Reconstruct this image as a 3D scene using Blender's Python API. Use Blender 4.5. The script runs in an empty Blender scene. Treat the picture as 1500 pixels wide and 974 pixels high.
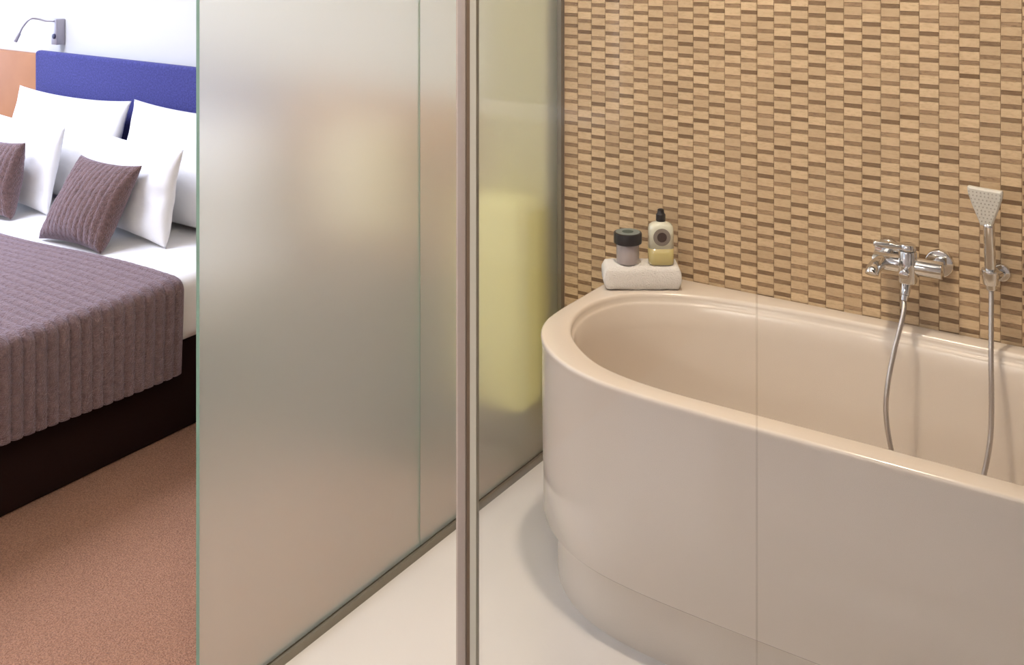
import bpy, bmesh, math, random
from mathutils import Vector, Matrix, noise
random.seed(7)
PI = math.pi
D = bpy.data
COL = bpy.context.scene.collection
scene = bpy.context.scene

# ------------------------------------------------------------------ camera
FPX = math.sqrt(1035 * 2350)      # focal length in pixels of the 1500 px wide frame
YAW = math.atan(1035 / FPX)
cam = D.cameras.new('camera')
cam.sensor_fit = 'HORIZONTAL'
cam.sensor_width = 36
cam.lens = FPX / 1500 * 36
cam.shift_x = 0
cam.shift_y = -(487 + 108) / 1500
cam.clip_start = 0.05
co = D.objects.new('camera', cam)
co.location = (0, 0, 1.60)
co.rotation_euler = (PI / 2, 0, YAW)
COL.objects.link(co)
scene.camera = co

# ------------------------------------------------------------------ exposure, world, lights
scene.view_settings.view_transform = 'Standard'
scene.view_settings.look = 'None'
scene.view_settings.gamma = 1
scene.view_settings.use_curve_mapping = False
scene.view_settings.exposure = 0.0

w = D.worlds.new('world')
scene.world = w
w.use_nodes = True
w.node_tree.nodes['Background'].inputs[0].default_value = (0.75, 0.85, 1.0, 1)
w.node_tree.nodes['Background'].inputs[1].default_value = 1.0


def area(name, loc, rot, sx, sy, power, color, spread=PI):
    l = D.lights.new(name, 'AREA')
    l.shape = 'RECTANGLE'
    l.size = sx
    l.size_y = sy
    l.energy = power
    l.color = color
    l.spread = spread
    o = D.objects.new(name, l)
    o.location = loc
    o.rotation_euler = rot
    COL.objects.link(o)
    return o


def disc(name, loc, power, color, size=0.12, spread=PI, rot=(0, 0, 0)):
    o = area(name, loc, rot, size, size, power, color, spread)
    o.data.shape = 'DISK'
    return o


WARM = (1.0, 0.84, 0.65)
SOFT = (1.0, 0.93, 0.84)
COOL = (0.66, 0.76, 1.0)
# daylight entering the bedroom through its window (in the left wall)
area('window_daylight', (-6.35, 1.6, 1.6), (0, -PI / 2, 0), 1.7, 2.4, 60, COOL)
# added fill for the tub's left front, placed at an added window opening
area('tub_left_fill', (-3.1, -1.1, 1.5), (-PI / 2, 0, 0), 1.7, 1.5, 42, (0.90, 0.93, 1.0))
area('bed_overhead_fill', (-4.2, 1.1, 2.66), (0, 0, 0), 1.4, 1.4, 125, (0.77, 0.82, 1.0))  # added cool overhead fill that lifts the top of the throw
# ceiling fittings of the bathroom
SPOTS = [(-0.98, 1.98, 20), (-0.10, 1.98, 3), (-0.95, 0.9, 7), (0.6, 0.9, 3)]
for x_, y_, p_ in SPOTS:
    disc('downlight_lamp', (x_, y_, 2.66), p_, WARM, 0.14, math.radians(150))
area('bathroom_ceiling_panel_lamp', (-0.9, 1.1, 2.66), (0, 0, 0), 1.4, 1.2, 12, SOFT)
# added fill behind the viewer that brightens the tub front
area('tub_front_fill', (-1.15, -1.13, 1.75), (-PI / 2, 0, 0), 1.1, 0.22, 17, SOFT)
# added warm fill over the bedroom carpet, without a fitting
area('carpet_fill', (-2.6, 0.6, 2.66), (0, 0, 0), 0.8, 0.8, 4, (1.0, 0.86, 0.72))


# ------------------------------------------------------------------ materials
def mat(name, color, rough=0.5, metal=0.0, bump=None, noise_mix=None, coat=0.0, spec=0.5,
        transmission=0.0, ior=1.45, emission=None, sheen=0.0, sub=0.0):
    m = D.materials.new(name)
    m.use_nodes = True
    nt = m.node_tree
    b = nt.nodes['Principled BSDF']
    b.inputs['Base Color'].default_value = (*color, 1)
    b.inputs['Roughness'].default_value = rough
    b.inputs['Metallic'].default_value = metal
    b.inputs['Specular IOR Level'].default_value = spec
    b.inputs['Coat Weight'].default_value = coat
    b.inputs['Coat Roughness'].default_value = 0.12
    b.inputs['Transmission Weight'].default_value = transmission
    b.inputs['IOR'].default_value = ior
    b.inputs['Sheen Weight'].default_value = sheen
    if sub:
        b.inputs['Subsurface Weight'].default_value = sub
        b.inputs['Subsurface Radius'].default_value = (0.02, 0.015, 0.01)
    if emission:
        b.inputs['Emission Color'].default_value = (*emission[0], 1)
        b.inputs['Emission Strength'].default_value = emission[1]
    tc = nt.nodes.new('ShaderNodeTexCoord')
    if noise_mix:   # (scale, other colour, detail, low, high)
        n = nt.nodes.new('ShaderNodeTexNoise')
        n.inputs['Scale'].default_value = noise_mix[0]
        n.inputs['Detail'].default_value = noise_mix[2]
        r = nt.nodes.new('ShaderNodeMapRange')
        r.inputs[1].default_value = noise_mix[3]
        r.inputs[2].default_value = noise_mix[4]
        mx = nt.nodes.new('ShaderNodeMix')
        mx.data_type = 'RGBA'
        mx.inputs[6].default_value = (*color, 1)
        mx.inputs[7].default_value = (*noise_mix[1], 1)
        nt.links.new(tc.outputs['Object'], n.inputs['Vector'])
        nt.links.new(n.outputs['Fac'], r.inputs[0])
        nt.links.new(r.outputs[0], mx.inputs[0])
        nt.links.new(mx.outputs[2], b.inputs['Base Color'])
    if bump:        # (scale, strength, distance)
        n = nt.nodes.new('ShaderNodeTexNoise')
        n.inputs['Scale'].default_value = bump[0]
        n.inputs['Detail'].default_value = 4
        bp = nt.nodes.new('ShaderNodeBump')
        bp.inputs['Strength'].default_value = bump[1]
        bp.inputs['Distance'].default_value = bump[2]
        nt.links.new(tc.outputs['Object'], n.inputs['Vector'])
        nt.links.new(n.outputs['Fac'], bp.inputs['Height'])
        nt.links.new(bp.outputs[0], b.inputs['Normal'])
    return m


def stone_tile(name, c1, c2, vein, rough):
    """travertine: each tile its own tone (noise over the tile grid cell), pores and veins"""
    m = D.materials.new(name)
    m.use_nodes = True
    nt = m.node_tree
    L = nt.links.new
    b = nt.nodes['Principled BSDF']
    b.inputs['Roughness'].default_value = rough
    geo = nt.nodes.new('ShaderNodeNewGeometry')
    at = nt.nodes.new('ShaderNodeAttribute')
    at.attribute_name = 'tone'
    oi = nt.nodes.new('ShaderNodeObjectInfo')
    ad = nt.nodes.new('ShaderNodeMath')
    ad.operation = 'ADD'
    L(at.outputs['Fac'], ad.inputs[0])
    L(oi.outputs['Random'], ad.inputs[1])
    fr = nt.nodes.new('ShaderNodeMath')
    fr.operation = 'FRACT'
    L(ad.outputs[0], fr.inputs[0])
    mp = nt.nodes.new('ShaderNodeMapping')
    mp.inputs['Scale'].default_value = (1.0, 1.0, 3.5)
    L(geo.outputs['Position'], mp.inputs[0])
    n = nt.nodes.new('ShaderNodeTexNoise')
    n.inputs['Scale'].default_value = 75
    n.inputs['Detail'].default_value = 5
    L(mp.outputs[0], n.inputs['Vector'])
    mx = nt.nodes.new('ShaderNodeMix')
    mx.data_type = 'RGBA'
    mx.inputs[6].default_value = (*c1, 1)
    mx.inputs[7].default_value = (*c2, 1)
    L(fr.outputs[0], mx.inputs[0])
    r = nt.nodes.new('ShaderNodeMapRange')
    r.inputs[1].default_value = 0.45
    r.inputs[2].default_value = 0.75
    r.inputs[4].default_value = 0.75
    L(n.outputs['Fac'], r.inputs[0])
    m2 = nt.nodes.new('ShaderNodeMix')
    m2.data_type = 'RGBA'
    m2.inputs[7].default_value = (*vein, 1)
    L(r.outputs[0], m2.inputs[0])
    L(mx.outputs[2], m2.inputs[6])
    L(m2.outputs[2], b.inputs['Base Color'])
    bp = nt.nodes.new('ShaderNodeBump')
    bp.inputs['Strength'].default_value = 0.3
    bp.inputs['Distance'].default_value = 0.001
    L(n.outputs['Fac'], bp.inputs['Height'])
    L(bp.outputs[0], b.inputs['Normal'])
    return m


def clear_glass(name, tint=(0.955, 0.955, 0.955), gloss=1.0):
    m = D.materials.new(name)
    m.use_nodes = True
    nt = m.node_tree
    nt.nodes.remove(nt.nodes['Principled BSDF'])
    out = nt.nodes['Material Output']
    t = nt.nodes.new('ShaderNodeBsdfTransparent')
    t.inputs[0].default_value = (*tint, 1)
    g = nt.nodes.new('ShaderNodeBsdfGlossy')
    g.inputs['Roughness'].default_value = 0.02
    f = nt.nodes.new('ShaderNodeFresnel')
    f.inputs[0].default_value = 1.25
    mx = nt.nodes.new('ShaderNodeMixShader')
    mu = nt.nodes.new('ShaderNodeMath')
    mu.operation = 'MULTIPLY'
    mu.inputs[1].default_value = gloss
    nt.links.new(f.outputs[0], mu.inputs[0])
    nt.links.new(mu.outputs[0], mx.inputs[0])
    nt.links.new(t.outputs[0], mx.inputs[1])
    nt.links.new(g.outputs[0], mx.inputs[2])
    nt.links.new(mx.outputs[0], out.inputs[0])
    return m


def frosted_glass():
    m = D.materials.new('frosted_glass')
    m.use_nodes = True
    nt = m.node_tree
    b = nt.nodes['Principled BSDF']
    b.inputs['Base Color'].default_value = (0.955, 0.95, 0.87, 1)
    b.inputs['Roughness'].default_value = 0.31
    b.inputs['Transmission Weight'].default_value = 1.0
    b.inputs['IOR'].default_value = 1.4
    tl = nt.nodes.new('ShaderNodeBsdfTranslucent')
    tl.inputs[0].default_value = (0.92, 0.90, 0.78, 1)
    df = nt.nodes.new('ShaderNodeBsdfDiffuse')
    df.inputs[0].default_value = (0.79, 0.79, 0.64, 1)
    m1 = nt.nodes.new('ShaderNodeMixShader')
    m1.inputs[0].default_value = 0.6
    m2 = nt.nodes.new('ShaderNodeMixShader')
    m2.inputs[0].default_value = 0.20
    nt.links.new(tl.outputs[0], m1.inputs[1])
    nt.links.new(df.outputs[0], m1.inputs[2])
    nt.links.new(b.outputs[0], m2.inputs[1])
    nt.links.new(m1.outputs[0], m2.inputs[2])
    nt.links.new(m2.outputs[0], nt.nodes['Material Output'].inputs[0])
    return m


M = dict(
    tile_light=stone_tile('travertine_light', (0.67, 0.50, 0.305), (0.53, 0.385, 0.23), (0.45, 0.315, 0.18), 0.5),
    tile_dark=stone_tile('travertine_dark', (0.18, 0.105, 0.045), (0.38, 0.25, 0.14), (0.13, 0.07, 0.03), 0.5),
    grout=mat('grout', (0.70, 0.54, 0.37), 0.9),
    resin=mat('resin_floor', (0.68, 0.655, 0.64), 0.18, noise_mix=(1.6, (0.62, 0.60, 0.585), 3, 0.35, 0.7), coat=0.3),
    carpet=mat('carpet', (0.56, 0.29, 0.18), 1.0, bump=(260, 1.0, 0.01),
               noise_mix=(220, (0.36, 0.17, 0.10), 2, 0.35, 0.65), sheen=0.15, spec=0.1),
    plaster=mat('white_plaster', (0.62, 0.62, 0.61), 0.9),
    plaster_warm=mat('warm_plaster', (0.72, 0.66, 0.60), 0.9),
    acrylic=mat('tub_acrylic', (0.70, 0.625, 0.545), 0.2, coat=0.4),
    plinth=mat('tub_plinth', (0.67, 0.60, 0.52), 0.25, coat=0.3),
    chrome=mat('chrome', (0.72, 0.72, 0.72), 0.08, 1.0),
    satin=mat('satin_metal', (0.50, 0.46, 0.43), 0.35, 0.9),
    alu=mat('anodised_aluminium', (0.36, 0.30, 0.26), 0.5, 0.3),
    alu_lip=mat('aluminium_lip', (0.50, 0.43, 0.37), 0.5, 0.2),
    gasket=mat('dark_gasket', (0.16, 0.11, 0.07), 0.6),
    seal=mat('soft_seal', (0.46, 0.44, 0.36), 0.4),
    channel=mat('rail_metal', (0.26, 0.235, 0.19), 0.4, 0.6),
    groove=mat('rail_groove', (0.09, 0.08, 0.06), 0.6),
    frosted=frosted_glass(),
    green_edge=mat('glass_edge', (0.22, 0.36, 0.28), 0.25, spec=0.6),
    clear=clear_glass('clear_glass'),
    joint=clear_glass('glass_joint', (0.95, 0.94, 0.93), 0.15),
    towel=mat('towel_terry', (0.93, 0.90, 0.87), 1.0, bump=(300, 1.0, 0.006), sheen=0.3),
    black=mat('black_plastic', (0.012, 0.010, 0.010), 0.3),
    label_grey=mat('label_grey', (0.22, 0.19, 0.16), 0.6),
    label_brown=mat('label_brown', (0.05, 0.03, 0.025), 0.6),
    lid_label=mat('lid_label', (0.20, 0.24, 0.23), 0.4),
    lid_mark=mat('lid_mark', (0.05, 0.08, 0.07), 0.5),
    jar_glass=mat('jar_body', (0.42, 0.37, 0.37), 0.25, coat=0.4),
    bottle_clear=mat('bottle_clear', (0.66, 0.66, 0.54), 0.2, coat=0.5, spec=0.6),
    bottle_liquid=mat('bottle_liquid', (0.50, 0.42, 0.18), 0.2, coat=0.5),
    shower_white=mat('shower_face', (0.62, 0.60, 0.54), 0.3),
    nozzle=mat('nozzle_grey', (0.40, 0.38, 0.33), 0.5),
    linen=mat('white_linen', (0.84, 0.83, 0.83), 0.9, bump=(9, 0.25, 0.03), sheen=0.1),
    throw=mat('brown_knit', (0.23, 0.15, 0.145), 1.0, bump=(240, 1.0, 0.008),
              noise_mix=(90, (0.17, 0.105, 0.10), 2, 0.35, 0.65), sheen=0.9, spec=0.1),
    cushion=mat('brown_cushion_knit', (0.20, 0.115, 0.10), 1.0, bump=(240, 1.0, 0.008),
                noise_mix=(90, (0.13, 0.075, 0.06), 2, 0.35, 0.65), sheen=0.35, spec=0.1),
    bedbase=mat('bed_base_fabric', (0.020, 0.009, 0.008), 0.9, spec=0.1),
    blue=mat('blue_upholstery', (0.040, 0.042, 0.17), 0.9, bump=(260, 0.6, 0.004), sheen=0.1,
             noise_mix=(140, (0.060, 0.062, 0.24), 2, 0.4, 0.65), spec=0.2),
    wood=mat('oak_panel', (0.44, 0.20, 0.085), 0.45, noise_mix=(3, (0.36, 0.15, 0.06), 6, 0.35, 0.65)),
    darkwood=mat('dark_oak', (0.085, 0.05, 0.035), 0.5),
    shade=mat('lamp_shade', (0.85, 0.78, 0.60), 0.8, transmission=0.0, emission=((1.0, 0.82, 0.50), 0.15)),
    curtain=mat('curtain_cloth', (0.80, 0.76, 0.46), 0.9),
    yellow=mat('yellow_glow', (0.75, 0.68, 0.25), 0.6, emission=((1.0, 0.90, 0.36), 0.34)),
    lampgrey=mat('reading_lamp_grey', (0.36, 0.34, 0.38), 0.35, 0.6),
    navy=mat('navy_button', (0.02, 0.02, 0.06), 0.4),
    white_paint=mat('white_paint', (0.8, 0.8, 0.8), 0.5),
    lens=mat('downlight_lens', (0.9, 0.9, 0.9), 0.4, emission=((1.0, 0.85, 0.65), 3.0)),
)


for k_ in ('throw', 'cushion'):
    M[k_].node_tree.nodes['Principled BSDF'].inputs['Sheen Tint'].default_value = (0.84, 0.78, 0.96, 1)
    M[k_].node_tree.nodes['Principled BSDF'].inputs['Sheen Weight'].default_value = 0.6


# ------------------------------------------------------------------ helpers
def link_mesh(name, verts, faces, m, parent=None, smooth=False, loc=None, rot=None):
    me = D.meshes.new(name)
    me.from_pydata(verts, [], faces)
    ms = m if isinstance(m, (list, tuple)) else [m]
    for k in ms:
        me.materials.append(k)
    me.update()
    o = D.objects.new(name, me)
    COL.objects.link(o)
    if smooth:
        me.polygons.foreach_set('use_smooth', [True] * len(me.polygons))
    if loc is not None:
        o.location = loc
    if rot is not None:
        o.rotation_euler = rot
    if parent:
        o.parent = parent
    return o


def from_bm(name, bm, m, parent=None, smooth=False):
    me = D.meshes.new(name)
    bmesh.ops.recalc_face_normals(bm, faces=bm.faces)
    bm.to_mesh(me)
    bm.free()
    ms = m if isinstance(m, (list, tuple)) else [m]
    for k in ms:
        me.materials.append(k)
    o = D.objects.new(name, me)
    COL.objects.link(o)
    if smooth:
        me.polygons.foreach_set('use_smooth', [True] * len(me.polygons))
        try:
            me.set_sharp_from_angle(angle=math.radians(40))
        except Exception:
            pass
    if parent:
        o.parent = parent
    return o


def box_bm(bm, x0, x1, y0, y1, z0, z1, bev=0.0, seg=2):
    g = bmesh.ops.create_cube(bm, size=1)
    bmesh.ops.scale(bm, vec=(x1 - x0, y1 - y0, z1 - z0), verts=g['verts'])
    bmesh.ops.translate(bm, vec=((x0 + x1) / 2, (y0 + y1) / 2, (z0 + z1) / 2), verts=g['verts'])
    if bev:
        es = list({e for v in g['verts'] for e in v.link_edges})
        bmesh.ops.bevel(bm, geom=es, offset=bev, segments=seg, affect='EDGES', profile=0.5)
    return bm


def box(name, x0, x1, y0, y1, z0, z1, m, parent=None, bev=0.0, seg=2):
    bm = bmesh.new()
    box_bm(bm, x0, x1, y0, y1, z0, z1, bev, seg)
    return from_bm(name, bm, m, parent, smooth=bev > 0)


def cyl_bm(bm, p0, p1, r0, r1=None, n=28, bev=0.0):
    r1 = r0 if r1 is None else r1
    p0, p1 = Vector(p0), Vector(p1)
    d = p1 - p0
    g = bmesh.ops.create_cone(bm, cap_ends=True, segments=n, radius1=r0, radius2=r1, depth=d.length)
    q = Vector((0, 0, 1)).rotation_difference(d.normalized()).to_matrix().to_4x4()
    bmesh.ops.transform(bm, matrix=Matrix.Translation((p0 + p1) / 2) @ q, verts=g['verts'])
    if bev:
        es = [e for e in {e for v in g['verts'] for e in v.link_edges}
              if len(e.link_faces) == 2 and any(len(f.verts) > 4 for f in e.link_faces)]
        bmesh.ops.bevel(bm, geom=es, offset=bev, segments=2, affect='EDGES', profile=0.5)
    return bm


def lathe(name, prof, m, parent=None, n=36, loc=(0, 0, 0)):
    vs, fs = [], []
    for r, z in prof:
        for k in range(n):
            a = 2 * PI * k / n
            vs.append((loc[0] + r * math.cos(a), loc[1] + r * math.sin(a), loc[2] + z))
    for i in range(len(prof) - 1):
        for k in range(n):
            fs.append((i * n + k, i * n + (k + 1) % n, (i + 1) * n + (k + 1) % n, (i + 1) * n + k))
    fs.append(tuple(range(n - 1, -1, -1)))
    fs.append(tuple((len(prof) - 1) * n + k for k in range(n)))
    o = link_mesh(name, vs, fs, m, parent, smooth=True)
    try:
        o.data.set_sharp_from_angle(angle=math.radians(40))
    except Exception:
        pass
    return o


def catmull(pts, n=10, closed=False):
    P = [Vector(p) for p in pts]
    out = []
    N = len(P)
    rng = range(N) if closed else range(N - 1)
    for i in rng:
        if closed:
            a, b, c, d = P[(i - 1) % N], P[i], P[(i + 1) % N], P[(i + 2) % N]
        else:
            a, b, c, d = P[max(i - 1, 0)], P[i], P[i + 1], P[min(i + 2, N - 1)]
        for k in range(n):
            t = k / n
            out.append(0.5 * ((2 * b) + (c - a) * t + (2 * a - 5 * b + 4 * c - d) * t * t
                              + (3 * b - a - 3 * c + d) * t ** 3))
    if not closed:
        out.append(P[-1])
    return out


def tube(name, pts, r, m, parent=None, n=12, ridges=0.0):
    """a tube with parallel-transported rings; ridges = spiral corrugation depth"""
    P = [Vector(p) for p in pts]
    vs, fs = [], []
    t0 = (P[1] - P[0]).normalized()
    u = t0.orthogonal().normalized()
    for i, p in enumerate(P):
        t = (P[min(i + 1, len(P) - 1)] - P[max(i - 1, 0)]).normalized()
        u = (u - t * u.dot(t)).normalized()
        v = t.cross(u)
        rr = r * (1 - (ridges if i % 2 else 0))
        for k in range(n):
            a = 2 * PI * k / n
            vs.append(p + (u * math.cos(a) + v * math.sin(a)) * rr)
    for i in range(len(P) - 1):
        for k in range(n):
            fs.append((i * n + k, i * n + (k + 1) % n, (i + 1) * n + (k + 1) % n, (i + 1) * n + k))
    fs.append(tuple(range(n - 1, -1, -1)))
    fs.append(tuple((len(P) - 1) * n + k for k in range(n)))
    return link_mesh(name, [tuple(v) for v in vs], fs, m, parent, smooth=True)


def empty(name, loc, rz=0):
    o = D.objects.new(name, None)
    o.empty_display_size = 0.1
    o.location = loc
    o.rotation_euler = (0, 0, rz)
    COL.objects.link(o)
    return o


def tag(o, label, cat, group=None):
    o['label'] = label
    o['category'] = cat
    if group:
        o['group'] = group
    return o


def struct(o, label=None, cat=None):
    o['kind'] = 'structure'
    if label:
        o['label'] = label
    if cat:
        o['category'] = cat
    return o


def keep(o, parent):
    """parent o while keeping its world coordinates (the parent is an unrotated empty)"""
    o.parent = parent
    o.matrix_parent_inverse = Matrix.Translation(-Vector(parent.location))
    return o


# ------------------------------------------------------------------ room shell
GX = -1.700            # plane of the frosted partition
WY = 2.824             # plane of the back wall
struct(box('floor', GX, 1.8, -1.2, WY, -0.1, 0.0, M['resin']), 'pale glossy resin bathroom floor', 'floor')
struct(box('floor', -6.5, GX, -1.2, WY, -0.1, -0.001, M['carpet']), 'rust brown carpet of the bedroom', 'floor')
struct(box('ceiling', -6.6, 1.9, -1.3, WY + 0.1, 2.7, 2.8, M['plaster']), 'white ceiling', 'ceiling')
wb = struct(box('wall_back', GX + 0.004, 1.8, WY, WY + 0.1, 0, 2.7, M['grout']),
            'bathroom wall of small travertine mosaic tiles', 'wall')
struct(box('wall_back_bedroom', -6.5, GX, WY, WY + 0.1, 0, 2.7, M['plaster']), 'white bedroom wall behind the bed', 'wall')
struct(box('wall_right', 1.8, 1.9, -1.2, WY, 0, 2.7, M['plaster_warm']), 'warm plaster bathroom side wall', 'wall')
bm = bmesh.new()
box_bm(bm, -6.5, -4.0, -1.3, -1.2, 0, 2.7)
box_bm(bm, -2.2, 1.8, -1.3, -1.2, 0, 2.7)
box_bm(bm, -4.0, -2.2, -1.3, -1.2, 0, 0.7)
box_bm(bm, -4.0, -2.2, -1.3, -1.2, 2.3, 2.7)
struct(from_bm('wall_front', bm, M['plaster_warm']), 'plaster wall behind the viewer', 'wall')
win2 = struct(empty('fill_window', (-3.1, -1.25, 0.7)), 'unseen window added for the fill on the tub front', 'window')  # unseen window, added as the opening for the left fill
bm = bmesh.new()
for a in ((-4.0, -3.94, 0.7, 2.3), (-2.26, -2.2, 0.7, 2.3), (-3.13, -3.07, 0.7, 2.3), (-3.94, -2.26, 0.7, 0.76), (-3.94, -2.26, 2.24, 2.3)):
    box_bm(bm, a[0], a[1], -1.28, -1.22, a[2], a[3])
keep(from_bm('window_frame', bm, M['white_paint']), win2)
keep(box('window_pane', -3.98, -2.22, -1.253, -1.247, 0.72, 2.28, M['clear']), win2)
bm = bmesh.new()
box_bm(bm, -6.6, -6.5, -1.2, 0.2, 0, 2.7)
box_bm(bm, -6.6, -6.5, 2.7, WY, 0, 2.7)
box_bm(bm, -6.6, -6.5, 0.2, 2.7, 0, 0.6)
box_bm(bm, -6.6, -6.5, 0.2, 2.7, 2.5, 2.7)
struct(from_bm('wall_left', bm, M['plaster']), 'bedroom wall with the window', 'wall')
win = struct(empty('window_1', (-6.55, 1.45, 0.6)), 'bedroom window', 'window')
bm = bmesh.new()
for a in ((0.2, 0.26, 0.6, 2.5), (2.64, 2.7, 0.6, 2.5), (1.42, 1.48, 0.6, 2.5), (0.2, 2.7, 0.6, 0.66), (0.2, 2.7, 2.44, 2.5)):
    box_bm(bm, -6.58, -6.52, a[0], a[1], a[2], a[3])
keep(from_bm('window_frame', bm, M['white_paint']), win)
keep(box('window_pane', -6.555, -6.549, 0.22, 2.68, 0.62, 2.48, M['clear']), win)

# mosaic: columns of light/dark stone, every other column shifted by half a period
CW = 0.04756           # column pitch
PER = 0.0332           # one light plus one dark tile
LT, DK = 0.0218, 0.0102
JX, JZ = 0.0006, 0.0006
X0 = -1.6790
TD = 0.003


def tile_mesh(hx, hz, dep, c=0.0005):
    """front-facing tile lying on the wall plane, origin at its centre on the wall"""
    v = [(-hx, 0, -hz), (hx, 0, -hz), (hx, 0, hz), (-hx, 0, hz),
         (-hx, -dep + c, -hz), (hx, -dep + c, -hz), (hx, -dep + c, hz), (-hx, -dep + c, hz),
         (-hx + c, -dep, -hz + c), (hx - c, -dep, -hz + c), (hx - c, -dep, hz - c), (-hx + c, -dep, hz - c)]
    f = [(8, 9, 10, 11)]
    for k in range(4):
        j = (k + 1) % 4
        f.append((k, j, 4 + j, 4 + k))
        f.append((4 + k, 4 + j, 8 + j, 8 + k))
    return v, f


def add_tone(me, vals):
    a = me.attributes.new('tone', 'FLOAT', 'FACE')
    a.data.foreach_set('value', vals)


tiles = []            # (distance score, x, z, kind, depth)
ncol = int((1.79 - X0) / CW)
PH = 1.3615           # centre height of a dark tile in the phase-0 column
for c in range(ncol):
    xc = X0 + (c + 0.5) * CW
    ph = PH + (PER / 2 if c % 2 else 0)
    k0 = int((0.0 - ph) / PER) + 1
    k = k0
    while ph + k * PER < 2.66:
        zd = ph + k * PER
        for kind, z in ((1, zd), (0, zd + PER / 2)):
            tiles.append((xc, z, kind))
        k += 1


def visible(t):
    x, z, kind = t
    return kind == 0 and -1.6 < x < -0.39 and 0.60 < z < 1.42


# the nearest columns are individual tiles; the rest is joined
cand = sorted([t for t in tiles if visible(t)], key=lambda t: -(t[0] - 0.0 * t[1]))
single = set(cand[:300])
proto = []
for kind in (0,):
    for dep in (0.0024, 0.0027, 0.0030):
        v, f = tile_mesh(CW / 2 - JX, LT / 2, dep)
        me = D.meshes.new('tile')
        me.from_pydata(v, [], f)
        me.materials.append(M['tile_light'])
        add_tone(me, [0.0] * len(f))
        proto.append(me)
for i, t in enumerate(sorted(single)):
    o = D.objects.new('tile', random.choice(proto))
    o.location = (t[0], WY, t[1])
    o.parent = wb
    COL.objects.link(o)
vs, fs, mi, tone = [], [], [], []
for t in tiles:
    if t in single:
        continue
    hx = CW / 2 - JX
    hz = (DK if t[2] else LT) / 2
    if t[2] == 0:
        hx += random.uniform(-0.0002, 0.0002)
    v, f = tile_mesh(hx, hz, random.uniform(0.0022, 0.0030))
    b0 = len(vs)
    vs += [(a + t[0], b + WY, c_ + t[1]) for a, b, c_ in v]
    fs += [tuple(b0 + q for q in g) for g in f]
    mi += [t[2]] * len(f)
    tone += [random.random()] * len(f)
o = link_mesh('mosaic_tiles', vs, fs, [M['tile_light'], M['tile_dark']], wb)
o.data.polygons.foreach_set('material_index', mi)
add_tone(o.data, tone)
o['kind'] = 'stuff'

# ------------------------------------------------------------------ frosted glass partition
part = tag(empty('glass_partition', (GX, 2.1, 0)), 'frosted glass partition between the bedroom and the bathtub', 'partition')


def pane(name, x0, x1, y0, y1, z0, z1, m, edge):
    me_v = [(x, y, z) for x in (x0, x1) for y in (y0, y1) for z in (z0, z1)]
    # 0:000 1:001 2:010 3:011 4:100 5:101 6:110 7:111
    f = [(0, 1, 3, 2), (4, 6, 7, 5), (0, 4, 5, 1), (2, 3, 7, 6), (0, 2, 6, 4), (1, 5, 7, 3)]
    o = link_mesh(name, me_v, f, [m, edge])
    big = [0, 1] if (x1 - x0) < (y1 - y0) else [2, 3]
    for k, p in enumerate(o.data.polygons):
        p.material_index = 0 if k in big else 1
    return o


keep(pane('glass_pane', GX - 0.005, GX + 0.005, 1.426, 2.1295, 0.012, 2.68, M['frosted'], M['green_edge']), part)
keep(pane('glass_pane', GX - 0.005, GX + 0.005, 2.1305, WY - 0.006, 0.012, 2.68, M['frosted'], M['green_edge']), part)
bm = bmesh.new()
box_bm(bm, GX - 0.02, GX + 0.014, 1.415, WY - 0.002, 0.0, 0.006)
box_bm(bm, GX + 0.007, GX + 0.014, 1.415, WY - 0.002, 0.006, 0.02)
box_bm(bm, GX - 0.02, GX - 0.012, 1.415, WY - 0.002, 0.006, 0.02)
keep(from_bm('floor_rail', bm, M['channel']), part)
keep(box('rail_gasket', GX + 0.0055, GX + 0.0068, 1.415, WY - 0.002, 0.007, 0.023, M['groove']), part)
bm = bmesh.new()
box_bm(bm, GX + 0.0058, GX + 0.0200, WY - 0.02, WY - 0.001, 0.02, 2.68)
keep(from_bm('wall_channel', bm, M['channel']), part)

# ------------------------------------------------------------------ clear glass screen with its slim post
SY = 1.50
scr = tag(empty('glass_screen', (-1.09, SY, 0)), 'clear glass screen with a slim metal post in front of the bathtub', 'glass screen')
px0 = -1.110
keep(box('post', px0 + 0.006, px0 + 0.0225, SY - 0.008, SY + 0.008, 0.0, 2.69, M['alu'], bev=0.001), scr)
keep(box('post_lip', px0, px0 + 0.006, SY - 0.004, SY + 0.008, 0.0, 2.69, M['alu_lip']), scr)
keep(box('gasket', px0 + 0.0225, px0 + 0.0300, SY - 0.004, SY + 0.006, 0.0, 2.69, M['gasket']), scr)
keep(box('seal', px0 + 0.0300, px0 + 0.0430, SY - 0.0045, SY + 0.0045, 0.0, 2.69, M['seal']), scr)
keep(box('glass_pane', px0 + 0.0405, 1.70, SY - 0.003, SY + 0.003, 0.02, 2.66, M['clear']), scr)
keep(box('joint_strip', -0.5645, -0.5615, SY - 0.0042, SY - 0.0032, 0.02, 2.66, M['joint']), scr)
keep(box('bottom_rail', px0 + 0.0430, 1.70, SY - 0.01, SY + 0.01, 0.0, 0.02, M['alu']), scr)

# ------------------------------------------------------------------ bathtub
tub = tag(empty('bathtub', (-0.575, 2.44, 0)), 'large beige bathtub with one rounded end against the mosaic wall', 'bathtub')
XM = -0.575            # mirror line of the plan


def densify(pts, step=0.012):
    out = []
    for i in range(len(pts)):
        a, b = pts[i], pts[(i + 1) % len(pts)]
        out.append(a)
    return out


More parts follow.
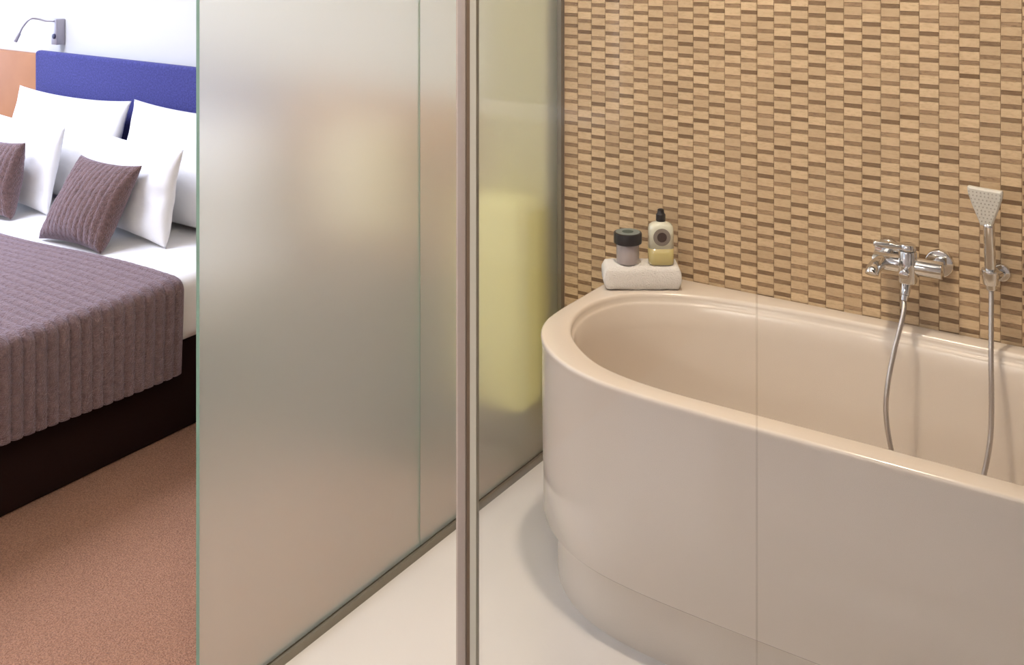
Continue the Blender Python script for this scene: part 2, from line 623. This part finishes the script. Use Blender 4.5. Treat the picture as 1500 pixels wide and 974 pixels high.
def resample(pts, n, closed=True):
    P = [Vector((p[0], p[1])) for p in pts]
    if closed:
        P.append(P[0])
    L = [0]
    for i in range(1, len(P)):
        L.append(L[-1] + (P[i] - P[i - 1]).length)
    out = []
    j = 0
    for k in range(n):
        s = L[-1] * k / n
        while L[j + 1] < s:
            j += 1
        t = (s - L[j]) / max(L[j + 1] - L[j], 1e-9)
        out.append(P[j].lerp(P[j + 1], t))
    return out


# outer plan: from the wall along the left side, round the front corner, along the front
left = [(-1.448, 2.818), (-1.451, 2.74), (-1.453, 2.64), (-1.453, 2.52), (-1.452, 2.41), (-1.441, 2.325), (-1.407, 2.25),
        (-1.347, 2.18), (-1.265, 2.122), (-1.17, 2.086), (-1.06, 2.070), (-0.92, 2.064), (-0.76, 2.063)]
left_s = [(v.x, v.y) for v in catmull([(a, b, 0) for a, b in left], 6)]
right_s = [(2 * XM - a, b) for a, b in reversed(left_s)]
outer = left_s + right_s
backline = [(2 * XM + 1.448 - (2 * (XM + 1.448)) * t, 2.818) for t in [i / 30 for i in range(1, 30)]]
outer_full = outer + backline
inl = [(XM, 2.760), (-0.80, 2.757), (-0.95, 2.750), (-1.08, 2.736), (-1.18, 2.715), (-1.27, 2.68), (-1.35, 2.625), (-1.388, 2.56), (-1.402, 2.49),
       (-1.398, 2.42), (-1.377, 2.35), (-1.335, 2.28), (-1.27, 2.215), (-1.19, 2.162), (-1.09, 2.133), (-0.97, 2.122), (-0.80, 2.122), (XM, 2.124)]
inl_s = [(v.x, v.y) for v in catmull([(a, b, 0) for a, b in inl], 6)]
inner_full = inl_s + [(2 * XM - a, b) for a, b in reversed(inl_s[1:-1])]
inner_full = list(reversed(inner_full))

RIMH = 0.588


def offset_poly(pts, d):
    """move a closed plan curve inwards by d (clockwise or not), using the local normal towards the inside"""
    n = len(pts)
    c = Vector((sum(p[0] for p in pts) / n, sum(p[1] for p in pts) / n))
    area_ = sum(pts[i][0] * pts[(i + 1) % n][1] - pts[(i + 1) % n][0] * pts[i][1] for i in range(n))
    s = 1 if area_ > 0 else -1
    out = []
    for i in range(n):
        a, b = Vector(pts[i - 1]), Vector(pts[(i + 1) % n])
        t = (b - a).normalized()
        nn = Vector((-t.y, t.x)) * s
        out.append(Vector(pts[i]) + nn * d)
    return out


NR = 260


def angsample(pts, n, c):
    """sample a closed plan curve at n common angles about c so that rings of different curves line up"""
    out = []
    P = [Vector(p) for p in pts]
    for k in range(n):
        a = 2 * PI * k / n
        d = Vector((math.cos(a), math.sin(a)))
        best = None
        for i in range(len(P)):
            p, q = P[i] - c, P[(i + 1) % len(P)] - c
            e = q - p
            den = d.x * e.y - d.y * e.x
            if abs(den) < 1e-12:
                continue
            t = (p.x * e.y - p.y * e.x) / den
            u = (p.x * d.y - p.y * d.x) / den
            if t > 0 and -1e-6 <= u <= 1 + 1e-6:
                best = t if best is None else max(best, t)
        out.append(c + d * best)
    return out


CC = Vector((XM, 2.44))
ANG = None
oR = angsample(outer_full, NR * 2, CC)
iR = angsample(inner_full, NR * 2, CC)
NN = NR * 2
iT = [(p.x, p.y) for p in iR]
oT = [(p.x, p.y) for p in oR]


def ring_scale(pts, d):
    """shrink towards the centre by an absolute distance d"""
    out = []
    for p in pts:
        v = Vector(p) - CC
        # keep shrinking even in plan: distance measured per axis
        fx = max(0.0, 1 - d / 0.82)
        fy = max(0.0, 1 - d / 0.32)
        out.append((CC.x + v.x * fx, CC.y + v.y * fy))
    return out


def build_rings(name, rings, m, cap0, cap1):
    vs, fs = [], []
    for pts, z in rings:
        for p in pts:
            vs.append((p[0], p[1], z))
    for i in range(len(rings) - 1):
        for k in range(NN):
            fs.append((i * NN + k, i * NN + (k + 1) % NN, (i + 1) * NN + (k + 1) % NN, (i + 1) * NN + k))
    if cap0:
        fs.append(tuple(range(NN - 1, -1, -1)))
    if cap1:
        fs.append(tuple((len(rings) - 1) * NN + k for k in range(NN)))
    o = link_mesh(name, vs, fs, m, None, smooth=True)
    bm2 = bmesh.new()
    bm2.from_mesh(o.data)
    bmesh.ops.recalc_face_normals(bm2, faces=bm2.faces)
    bm2.to_mesh(o.data)
    bm2.free()
    try:
        o.data.set_sharp_from_angle(angle=math.radians(50))
    except Exception:
        pass
    return o


def offc(pts, d):
    return [(p.x, p.y) for p in offset_poly(pts, d)]


# the shell: bottom edge, outer wall, rounded rim edge
rings = [(offc(oT, 0.075), 0.150), (offc(oT, 0.012), 0.150), (offc(oT, 0.007), 0.155), (offc(oT, 0.005), 0.30), (offc(oT, 0.003), 0.46),
         (offc(oT, 0.003), 0.555), (offc(oT, 0.0005), 0.574), (offc(oT, 0.0), 0.580), (offc(oT, 0.0010), 0.5845), (offc(oT, 0.0035), 0.5872),
         (offc(oT, 0.007), RIMH), (offc(iT, -0.007), RIMH), (offc(iT, -0.003), 0.5870), (offc(iT, 0.0), 0.5840), (offc(iT, 0.002), 0.578),
         (offc(iT, 0.002), 0.568), (offc(iT, 0.006), 0.564), (offc(iT, 0.010), 0.558)]
for d_, z_ in ((0.014, 0.50), (0.021, 0.42), (0.030, 0.34), (0.042, 0.28), (0.058, 0.235), (0.08, 0.20), (0.11, 0.183), (0.15, 0.176)):
    rings.append((ring_scale(offc(iT, 0.010), d_ - 0.010), z_))
rings.append((ring_scale(iT, 0.24), 0.174))
shell = keep(build_rings('tub_shell', rings, M['acrylic'], False, True), tub)
pl = [(offc(oT, 0.042), 0.0), (offc(oT, 0.042), 0.151)]
keep(build_rings('plinth', pl, M['plinth'], True, True), tub)

# ------------------------------------------------------------------ towel, jar, bottle
ta = math.atan2(0.118, 0.178)


def soft_towel(L_, W_, H_, loc, rz):
    """a tightly folded guest towel: rounded fold at the front, layers showing at the ends"""
    root = empty('towel', loc, rz)
    lay = 1
    for q in range(lay):
        z0, z1 = H_ * q / lay, H_ * (q + 1) / lay - 0.0008
        nx, na = 30, 20
        vs, fs = [], []
        for i in range(nx + 1):
            u = i / nx
            ex = min(u, 1 - u) * L_
            sh = 1 - 0.55 * max(0, 1 - ex / 0.010) ** 2
            x = -L_ / 2 + L_ * u + 0.0015 * math.sin(q * 3 + u * 9)
            for k in range(na):
                a = 2 * PI * k / na
                ca, sa = math.cos(a), math.sin(a)
                yy = math.copysign(abs(ca) ** 0.35, ca) * W_ / 2
                zz = math.copysign(abs(sa) ** 0.55, sa) * (z1 - z0) / 2 * sh
                wob = 0.0018 * noise.noise(Vector((u * 14 + q * 7, ca * 2, sa * 3)))
                vs.append((x, yy + wob - 0.002 * q, (z0 + z1) / 2 + zz + wob))
        for i in range(nx):
            for k in range(na):
                fs.append((i * na + k, (i + 1) * na + k, (i + 1) * na + (k + 1) % na, i * na + (k + 1) % na))
        fs.append(tuple(range(na)))
        fs.append(tuple(nx * na + k for k in range(na - 1, -1, -1)))
        link_mesh('towel_fold', vs, fs, M['towel'], root, smooth=True)
    return root


TL = Vector((-1.418, 2.599))
ux = Vector((math.cos(ta), math.sin(ta)))
uy = Vector((-math.sin(ta), math.cos(ta)))
tc = TL + ux * 0.107 + uy * 0.046
TZ = RIMH + 0.0685
tag(soft_towel(0.214, 0.092, 0.0685, (tc.x, tc.y, RIMH + 0.0005), ta), 'small folded white towel on the corner of the bathtub rim', 'towel')

jp = TL + ux * 0.069 + uy * 0.037
jar = tag(empty('cosmetic_jar', (jp.x, jp.y, TZ)), 'grey frosted jar with a wide black lid on the folded towel', 'jar')
lathe('jar_body', [(0.026, 0), (0.0295, 0.002), (0.0315, 0.008), (0.0320, 0.030), (0.0320, 0.052), (0.030, 0.055)], M['jar_glass'], jar)
lathe('lid', [(0.036, 0.0555), (0.039, 0.057), (0.0395, 0.062), (0.0395, 0.083), (0.0385, 0.0855), (0.036, 0.0865)], M['black'], jar)
ld = D.objects[-1] if False else [c for c in jar.children if c.name.startswith('lid')][0]
lathe('lid_label', [(0.034, 0.0866), (0.034, 0.0872)], M['lid_label'], ld)
lathe('lid_label_mark', [(0.016, 0.0873), (0.016, 0.0877)], M['lid_mark'], ld)

bp_ = TL + ux * 0.161 + uy * 0.034
bot = tag(empty('soap_bottle', (bp_.x, bp_.y, TZ)), 'clear bottle with yellow liquid and a black cap on the folded towel', 'bottle')


def flat_bottle(name, prof, m, parent, sq=0.42):
    vs, fs, n = [], [], 40
    for r, z, flat in prof:
        for k in range(n):
            a = 2 * PI * k / n
            ca, sa = math.cos(a), math.sin(a)
            e = flat
            x = math.copysign(abs(ca) ** e, ca) * r
            y = math.copysign(abs(sa) ** e, sa) * r * (0.72 if flat < 1 else 1)
            v = Matrix.Rotation(ta, 3, 'Z') @ Vector((x, y, z))
            vs.append(tuple(v))
    for i in range(len(prof) - 1):
        for k in range(n):
            fs.append((i * n + k, i * n + (k + 1) % n, (i + 1) * n + (k + 1) % n, (i + 1) * n + k))
    fs.append(tuple(range(n - 1, -1, -1)))
    fs.append(tuple((len(prof) - 1) * n + k for k in range(n)))
    return link_mesh(name, vs, fs, m, parent, smooth=True)


flat_bottle('liquid_body', [(0.031, 0, 0.45), (0.0345, 0.003, 0.45), (0.0350, 0.01, 0.45), (0.0350, 0.046, 0.45)], M['bottle_liquid'], bot)
flat_bottle('bottle_body', [(0.0350, 0.0462, 0.45), (0.0345, 0.096, 0.45), (0.0320, 0.107, 0.5), (0.025, 0.113, 0.7), (0.016, 0.116, 1), (0.0125, 0.118, 1)], M['bottle_clear'], bot)
lathe('cap', [(0.0125, 0.1182), (0.0135, 0.120), (0.0135, 0.137), (0.011, 0.139), (0.0095, 0.143), (0.009, 0.150), (0.006, 0.152)], M['black'], bot)
# round printed emblem on the front
for nm, r0, r1, m_, dy in (('emblem_ring', 0.0, 0.024, M['label_grey'], 0.0262), ('emblem_disc', 0.0, 0.0135, M['label_brown'], 0.0268)):
    vs = [(0, 0, 0)] + [(r1 * math.cos(2 * PI * k / 32), 0, r1 * math.sin(2 * PI * k / 32)) for k in range(32)]
    R = Matrix.Rotation(ta, 3, 'Z')
    V = [tuple(R @ Vector((v[0], -dy, v[2] + 0.079))) for v in vs]
    V2 = [tuple(R @ Vector((v[0], -dy + 0.0018, v[2] + 0.079))) for v in vs]
    F = [(0, 1 + k, 1 + (k + 1) % 32) for k in range(32)] + [(33, 34 + (k + 1) % 32, 34 + k) for k in range(32)] \
        + [(1 + k, 34 + k, 34 + (k + 1) % 32, 1 + (k + 1) % 32) for k in range(32)]
    link_mesh(nm, V + V2, F, m_, bot)

# ------------------------------------------------------------------ bath mixer on the wall
BY = 2.755
TW = WY - TD           # face of the tiles
mx = tag(empty('bath_mixer', (-0.645, TW, 0.755)), 'chrome bath mixer tap mounted on the mosaic wall', 'tap')
for xr, zr in ((-0.708, 0.762), (-0.583, 0.755)):
    bm = bmesh.new()
    cyl_bm(bm, (xr, TW + 0.0008, zr), (xr, TW - 0.013, zr), 0.036, 0.033, 36, 0.002)
    cyl_bm(bm, (xr, TW - 0.013, zr), (xr, BY, 0.756), 0.016, 0.018, 24)
    keep(from_bm('wall_rosette', bm, M['chrome'], smooth=True), mx)
bm = bmesh.new()
cyl_bm(bm, (-0.728, BY, 0.756), (-0.562, BY, 0.756), 0.0215, 0.0215, 32, 0.003)
keep(from_bm('mixer_body', bm, M['chrome'], smooth=True), mx)
bm = bmesh.new()
cyl_bm(bm, (-0.643, BY - 0.010, 0.716), (-0.643, BY - 0.010, 0.796), 0.0225, 0.0215, 32, 0.004)
cyl_bm(bm, (-0.643, BY - 0.010, 0.796), (-0.643, BY - 0.010, 0.812), 0.020, 0.018, 32, 0.003)
keep(from_bm('cartridge_housing', bm, M['chrome'], smooth=True), mx)
# lever: rounded bar from the housing towards the room and to the left
bm = bmesh.new()
box_bm(bm, -0.075, 0.010, -0.012, 0.012, -0.008, 0.008, 0.006, 3)
bmesh.ops.transform(bm, matrix=Matrix.Translation((-0.650, BY - 0.012, 0.803)) @ Matrix.Rotation(math.radians(18), 4, 'Z')
                    @ Matrix.Rotation(math.radians(4), 4, 'Y'), verts=bm.verts)
keep(from_bm('lever', bm, M['chrome'], smooth=True), mx)
sp = catmull([(-0.706, BY - 0.010, 0.757), (-0.708, BY - 0.035, 0.757), (-0.710, BY - 0.060, 0.755), (-0.711, BY - 0.076, 0.751), (-0.711, BY - 0.082, 0.744)], 8)
keep(tube('spout', sp, 0.0165, M['chrome'], n=20), mx)
bm = bmesh.new()
cyl_bm(bm, (-0.644, BY - 0.018, 0.718), (-0.645, BY - 0.030, 0.690), 0.0125, 0.011, 24, 0.001)
cyl_bm(bm, (-0.645, BY - 0.030, 0.690), (-0.646, BY - 0.034, 0.678), 0.0095, 0.0085, 24)
keep(from_bm('hose_outlet', bm, M['chrome'], smooth=True), mx)
bm = bmesh.new()
cyl_bm(bm, (-0.643, BY - 0.030, 0.745), (-0.643, BY - 0.052, 0.745), 0.010, 0.012, 24, 0.002)
keep(from_bm('diverter_knob', bm, M['chrome'], smooth=True), mx)

# ------------------------------------------------------------------ hand shower, holder, hose
hd = tag(empty('shower_holder', (-0.440, TW, 0.757)), 'small chrome wall bracket carrying the hand shower', 'bracket')
bm = bmesh.new()
cyl_bm(bm, (-0.440, TW + 0.0008, 0.757), (-0.440, TW - 0.010, 0.757), 0.022, 0.020, 28, 0.002)
cyl_bm(bm, (-0.440, TW - 0.010, 0.757), (-0.449, 2.781, 0.760), 0.011, 0.012, 20)
keep(from_bm('wall_plate', bm, M['chrome'], smooth=True), hd)
bm = bmesh.new()
cyl_bm(bm, (-0.456, 2.765, 0.742), (-0.456, 2.761, 0.778), 0.018, 0.020, 28, 0.002)
keep(from_bm('cradle', bm, M['chrome'], smooth=True), hd)

hs = tag(empty('hand_shower', (-0.456, 2.765, 0.72)), 'chrome hand shower with a pale fan shaped head held upright in the bracket', 'hand shower')
keep(tube('handle', catmull([(-0.455, 2.769, 0.728), (-0.456, 2.765, 0.76), (-0.457, 2.759, 0.82), (-0.458, 2.753, 0.890)], 6), 0.0128, M['chrome'], n=20), hs)
# fan head: trapezoid slab with rounded edges, thin at the top
outl = [(-0.013, 0.0), (0.013, 0.0), (0.0205, 0.022), (0.031, 0.050), (0.0385, 0.075), (0.040, 0.088), (0.0385, 0.0915),
        (0.0, 0.092), (-0.0385, 0.0935), (-0.040, 0.090), (-0.0385, 0.076), (-0.031, 0.050), (-0.0205, 0.022)]
vs, fs = [], []
n_ = len(outl)
for (dy, sc) in ((0.0, 0.90), (0.003, 1.0), (0.011, 1.0), (0.016, 0.86)):
    for a, b in outl:
        vs.append((a * sc, dy, 0.052 + (b - 0.052) * sc))
for r_ in range(3):
    for k in range(n_):
        fs.append((r_ * n_ + k, r_ * n_ + (k + 1) % n_, (r_ + 1) * n_ + (k + 1) % n_, (r_ + 1) * n_ + k))
fs.append(tuple(range(n_ - 1, -1, -1)))
fs.append(tuple(3 * n_ + k for k in range(n_)))
head = link_mesh('shower_head', vs, fs, M['shower_white'])
HM = Matrix.Translation((-0.463, 2.743, 0.883)) @ Matrix.Rotation(math.radians(-6), 4, 'Z') @ Matrix.Rotation(math.radians(8), 4, 'X')
head.data.transform(HM)
keep(head, hs)
bm = bmesh.new()
for iz in range(9):
    zz = 0.012 + iz * 0.0088
    half = 0.011 + 0.0295 * min(1, zz / 0.075)
    nx = int(half * 2 / 0.0088)
    for ix in range(nx):
        xx = (ix - (nx - 1) / 2) * 0.0088
        cyl_bm(bm, (xx, -0.0012, zz), (xx, 0.001, zz), 0.0017, 0.0019, 6)
bmesh.ops.transform(bm, matrix=HM, verts=bm.verts)
nz = keep(from_bm('nozzles', bm, M['nozzle']), hs)
nz['kind'] = 'stuff'

# one hose from the mixer outlet down into the tub and up to the hand shower
pts = [(-0.6462, 2.7200, 0.6765), (-0.643, 2.700, 0.650), (-0.655, 2.655, 0.565), (-0.661, 2.62, 0.492), (-0.658, 2.60, 0.431), (-0.638, 2.575, 0.360),
       (-0.61, 2.55, 0.285), (-0.58, 2.52, 0.215), (-0.54, 2.51, 0.190), (-0.50, 2.53, 0.205), (-0.470, 2.58, 0.26), (-0.449, 2.63, 0.34), (-0.440, 2.66, 0.41),
       (-0.440, 2.68, 0.476), (-0.446, 2.71, 0.60), (-0.4545, 2.766, 0.7265)]
hp = catmull(pts, 26)
tag(tube('shower_hose', hp, 0.0064, M['satin'], n=10, ridges=0.14), 'ribbed metal shower hose looping into the tub between mixer and hand shower', 'hose')

# ------------------------------------------------------------------ bed
bed = tag(empty('bed', (-3.6, 1.7, 0)), 'double bed with dark base and white mattress beyond the glass', 'bed')
BX0, BX1, BY0, BY1 = -4.50, -2.700, 0.72, 2.745
keep(box('bed_base', BX0 + 0.02, BX1 - 0.040, BY0 + 0.02, BY1, 0.0, 0.285, M['bedbase'], bev=0.012), bed)
keep(box('mattress', BX0 + 0.008, BX1 - 0.008, BY0 + 0.01, BY1, 0.286, 0.492, M['linen'], bev=0.045, seg=5), bed)
hb = tag(empty('headboard', (-3.6, WY, 0)), 'blue upholstered headboard between wooden panels above the pillows', 'headboard')
keep(box('padded_panel', -4.357, -2.860, 2.750, 2.792, 0.30, 1.052, M['blue'], bev=0.016, seg=4), hb)
keep(box('wood_panel', -5.4, -4.360, 2.780, WY - 0.002, 0.0, 1.028, M['wood'], bev=0.002), hb)
keep(box('wood_panel', -2.857, -2.02, 2.780, WY - 0.002, 0.0, 1.028, M['wood'], bev=0.002), hb)

# knitted throw: ribs run across the bed and down its side, two creases to a rib
RB = 0.0352
TY0, TY1 = 0.92, 2.195


def throw_pt(s, y, lift):
    """s: path length measured from the right hem upwards, then leftwards over the top"""
    # profile: side drop (z .205->.45), rounded edge r=.04, top
    r = 0.035
    xr, zt = BX1 + 0.006, 0.496
    hem = 0.216 + 0.008 * math.sin(y * 5.1)
    drop = zt - r - hem
    if s < drop:
        return Vector((xr + lift, y, hem + s)), Vector((1, 0, 0))
    s2 = s - drop
    if s2 < r * PI / 2:
        a = s2 / r
        n = Vector((math.cos(a), 0, math.sin(a)))
        c = Vector((xr - r, y, zt - r))
        return c + n * (r + lift), n
    s3 = s2 - r * PI / 2
    sag = 0.006 * math.sin(s3 * 5 + y * 3)
    return Vector((xr - r - s3, y, zt + lift + sag)), Vector((0, 0, 1))


ys = []
nrib = int((TY1 - TY0) / RB)
for r_ in range(nrib):
    for q in range(8):
        ys.append((TY1 - (r_ + q / 8) * RB, q / 8))
ys.append((TY1 - nrib * RB, 0))
ss = [i * 0.0085 for i in range(int(1.86 / 0.0085))]
vs, fs = [], []
for j, (y, ph) in enumerate(ys):
    rib = j // 8
    for s in ss:
        prof = abs(math.sin(PI * ph)) ** 0.42
        st = 0.5 + 0.5 * math.sin(2 * PI * (s / 0.034 + (0.5 if rib % 2 else 0)))
        lift = 0.002 + 0.0110 * prof * (0.72 + 0.28 * st) + 0.0012 * noise.noise(Vector((s * 30, y * 30, 0)))
        # the far end droops onto the sheet
        edge = max(0.0, 1 - (TY1 - y) / 0.03)
        p, n = throw_pt(s, y, lift * (1 - 0.6 * edge))
        yy = 0.012 * math.sin(s * 4.0) * max(0, 1 - (TY1 - y) / 0.3)
        vs.append((p.x, p.y + yy, p.z))
NSS = len(ss)
for j in range(len(ys) - 1):
    for k in range(NSS - 1):
        a = j * NSS + k
        fs.append((a, a + 1, a + NSS + 1, a + NSS))
o = link_mesh('throw', vs, fs, M['throw'], smooth=True)
sol = o.modifiers.new('thickness', 'SOLIDIFY')
sol.thickness = 0.006
sol.offset = -1
tag(o, 'brown ribbed knitted throw spread over the bed', 'throw')


def pillow(name, W_, H_, T_, loc, lean, rz, m, label, cat, group=None, ribs=0, seed=0, roll=0, amp=0.010, sag=0.0):
    """a pillow standing on its long edge: origin at the middle of that edge"""
    n = 56 if ribs == 0 else 110
    nv = 44
    vs, fs = [], []
    idx = {}
    for side in (1, -1):
        for j in range(nv + 1):
            for i in range(n + 1):
                u, v = -1 + 2 * i / n, -1 + 2 * j / nv
                # pinched corners
                cx = 1 - 0.07 * (1 - abs(v) ** 2.2)*1.0
                cy = 1 - 0.09 * (1 - abs(u) ** 2.2)
                x = u * W_ / 2 * cx
                y = v * H_ / 2 * cy + H_ / 2
                th = max(0.0, (1 - u * u)) ** 0.42 * max(0.0, (1 - v * v)) ** 0.42
                th *= 1 - 0.18 * v
                z = side * T_ / 2 * th
                wr = noise.noise(Vector((u * 1.7 + seed, v * 1.9, side * 2.0 + seed))) * amp \
                    + noise.noise(Vector((u * 5 + seed, v * 3.5, side + seed * 2))) * amp * 0.45
                z += wr * min(1, th * 2)
                if ribs:
                    ph = (u * 0.5 + 0.5) * ribs
                    z += side * 0.006 * (abs(math.sin(PI * ph)) ** 0.55 - 0.5) * min(1, th * 3) \
                        * (0.75 + 0.25 * math.sin(v * 34 + int(ph) * PI))
                y -= sag * (1 - u * u) * (v * 0.5 + 0.5)
                key = (i, j) if i in (0, n) or j in (0, nv) else (i, j, side)
                if key not in idx:
                    idx[key] = len(vs)
                    vs.append((x, -z, y))
    def vid(i, j, s):
        return idx[(i, j) if i in (0, n) or j in (0, nv) else (i, j, s)]
    for s in (1, -1):
        for j in range(nv):
            for i in range(n):
                q = (vid(i, j, s), vid(i + 1, j, s), vid(i + 1, j + 1, s), vid(i, j + 1, s))
                fs.append(q if s == 1 else q[::-1])
    o = link_mesh(name, vs, fs, m, smooth=True, loc=loc, rot=(-lean, roll, rz))
    tag(o, label, cat, group)
    return o


MT = 0.494
R_ = math.radians
gp = 'pillows and cushions against the headboard'
pillow('pillow', 0.77, 0.43, 0.14, (-3.99, 2.575, MT - 0.003), R_(16), R_(0), M['linen'],
       'large white pillow against the left part of the blue headboard', 'pillow', gp, seed=1)
pillow('pillow', 0.77, 0.44, 0.14, (-3.20, 2.570, MT - 0.003), R_(16), R_(0), M['linen'],
       'large white pillow leaning on the headboard nearest the frosted glass', 'pillow', gp, seed=5)
pillow('pillow', 0.70, 0.34, 0.115, (-4.07, 2.438, MT), R_(12), R_(-5), M['linen'],
       'smaller white pillow behind the brown cushion at the left edge of the photo', 'pillow', gp, seed=9)
pillow('pillow', 0.65, 0.335, 0.115, (-3.33, 2.425, MT), R_(12), R_(-7), M['linen'],
       'smaller white pillow right behind the whole brown cushion', 'pillow', gp, seed=14)
pillow('cushion', 0.335, 0.315, 0.13, (-3.300, 2.212, MT + 0.004), R_(33), R_(2), M['cushion'],
       'brown ribbed cushion standing whole in front of the white pillows', 'cushion', gp, ribs=13, seed=21, amp=0.006)
pillow('cushion', 0.335, 0.285, 0.13, (-3.945, 2.285, MT + 0.004), R_(12), R_(2), M['cushion'],
       'brown ribbed cushion cut off by the left edge of the photo', 'cushion', gp, ribs=13, seed=33, amp=0.006)

# ------------------------------------------------------------------ reading lamp on the bedroom wall
rl = tag(empty('reading_lamp', (-4.258, WY, 1.14)), 'small grey gooseneck reading lamp on the white wall above the headboard', 'lamp')
keep(box('wall_box', -4.278, -4.237, WY - 0.044, WY - 0.001, 1.080, 1.193, M['lampgrey'], bev=0.004), rl)
bm = bmesh.new()
cyl_bm(bm, (-4.252, WY - 0.043, 1.118), (-4.252, WY - 0.050, 1.118), 0.011, 0.011, 20, 0.001)
keep(from_bm('switch_button', bm, M['navy'], smooth=True), rl)
keep(tube('gooseneck', catmull([(-4.255, 2.781, 1.184), (-4.28, 2.755, 1.186), (-4.30, 2.735, 1.194), (-4.315, 2.705, 1.196),
                                (-4.335, 2.685, 1.165), (-4.350, 2.675, 1.13)], 8), 0.0040, M['lampgrey'], n=10), rl)
bm = bmesh.new()
cyl_bm(bm, (-4.349, 2.676, 1.134), (-4.362, 2.664, 1.098), 0.007, 0.008, 18, 0.001)
keep(from_bm('lamp_tip', bm, M['lampgrey'], smooth=True), rl)

# ------------------------------------------------------------------ things behind the frosted glass
ns = tag(empty('nightstand', (-2.32, 2.57, 0)), 'dark wooden nightstand blurred behind the frosted glass', 'nightstand')
keep(box('carcass', -2.56, -2.08, 2.40, 2.77, 0.08, 0.45, M['darkwood'], bev=0.004), ns)
keep(box('top', -2.57, -2.07, 2.39, 2.772, 0.451, 0.475, M['darkwood'], bev=0.004), ns)
for z0 in (0.10, 0.275):
    dr = keep(box('drawer', -2.55, -2.09, 2.385, 2.399, z0, z0 + 0.16, M['darkwood'], bev=0.002), ns)
for lx in (-2.54, -2.13):
    for ly in (2.42, 2.72):
        keep(box('leg', lx, lx + 0.025, ly, ly + 0.025, 0.0, 0.08, M['darkwood']), ns)
tl = tag(empty('table_lamp', (-2.30, 2.60, 0.475)), 'table lamp with a cream shade on the nightstand behind frosted glass', 'lamp')
lathe('lamp_base', [(0.07, 0.001), (0.075, 0.008), (0.03, 0.02), (0.014, 0.04), (0.012, 0.18)], M['satin'], tl)
lathe('lamp_shade', [(0.135, 0.165), (0.138, 0.17), (0.115, 0.475), (0.112, 0.48)], M['shade'], tl)
cl = tag(empty('yellow_glow_box', (-1.828, 2.690, 0)), 'glowing yellow box added behind the frosted pane by the tiled wall for its glow', 'lamp')  # added glowing box that makes the yellow glow through the frosted pane
lathe('lamp_base', [(0.075, 0.0), (0.08, 0.01), (0.03, 0.02), (0.02, 0.15)], M['satin'], cl)
sh = box('lamp_shade', -0.108, 0.108, -0.065, 0.065, 0.151, 0.78, M['yellow'], cl, bev=0.03, seg=4)
# narrow folded curtain added behind the glow box to tint the pane yellow
ct = tag(empty('curtain', (-1.86, 2.78, 0.12)), 'pale yellow curtain added in the corner to tint the frosted pane by the tiled wall', 'curtain')
vs, fs = [], []
NXC, NZC = 72, 12
for q in range(NZC + 1):
    z_ = 0.13 + (2.62 - 0.13) * q / NZC
    for k in range(NXC + 1):
        x_ = -1.99 + 0.27 * k / NXC
        vs.append((x_, 2.787 + 0.013 * math.sin(2 * PI * (x_ + 1.99) / 0.045) + 0.003 * math.sin(q * 0.7 + k * 0.2), z_))
for q in range(NZC):
    for k in range(NXC):
        a = q * (NXC + 1) + k
        fs.append((a, a + 1, a + NXC + 2, a + NXC + 1))
cu = keep(link_mesh('curtain_cloth', vs, fs, M['curtain'], smooth=True), ct)
cm = cu.modifiers.new('thickness', 'SOLIDIFY')
cm.thickness = 0.002
bm = bmesh.new()
cyl_bm(bm, (-2.01, 2.787, 2.63), (-1.71, 2.787, 2.63), 0.010, 0.010, 16)
keep(from_bm('curtain_rod', bm, M['satin'], smooth=True), ct)

# ------------------------------------------------------------------ ceiling downlights (outside the frame, they light the bathroom)
for (x_, y_, p_), where in zip(SPOTS, ('above the bathtub nearest the frosted glass', 'above the bathtub middle',
                                       'between viewer and glass screen, on the left', 'between viewer and glass screen, on the right')):
    d = tag(empty('downlight', (x_, y_, 2.70)), 'round recessed downlight ' + where, 'ceiling light', 'bathroom downlights')
    bm = bmesh.new()
    cyl_bm(bm, (x_, y_, 2.70), (x_, y_, 2.685), 0.095, 0.09, 32)
    keep(from_bm('trim_ring', bm, M['white_paint'], smooth=True), d)
    bm = bmesh.new()
    cyl_bm(bm, (x_, y_, 2.685), (x_, y_, 2.680), 0.07, 0.07, 32)
    keep(from_bm('lens', bm, M['lens'], smooth=True), d)

# unseen fitting added around the tub fill, behind the viewer
ml = tag(empty('tub_fill_fitting', (-1.15, -1.2, 1.75)), 'slim white fitting added behind the viewer to brighten the tub front', 'wall light')
keep(box('housing', -1.72, -0.58, -1.199, -1.15, 1.62, 1.88, M['white_paint'], bev=0.004), ml)
keep(box('diffuser', -1.71, -0.59, -1.149, -1.142, 1.63, 1.87, M['lens']), ml)
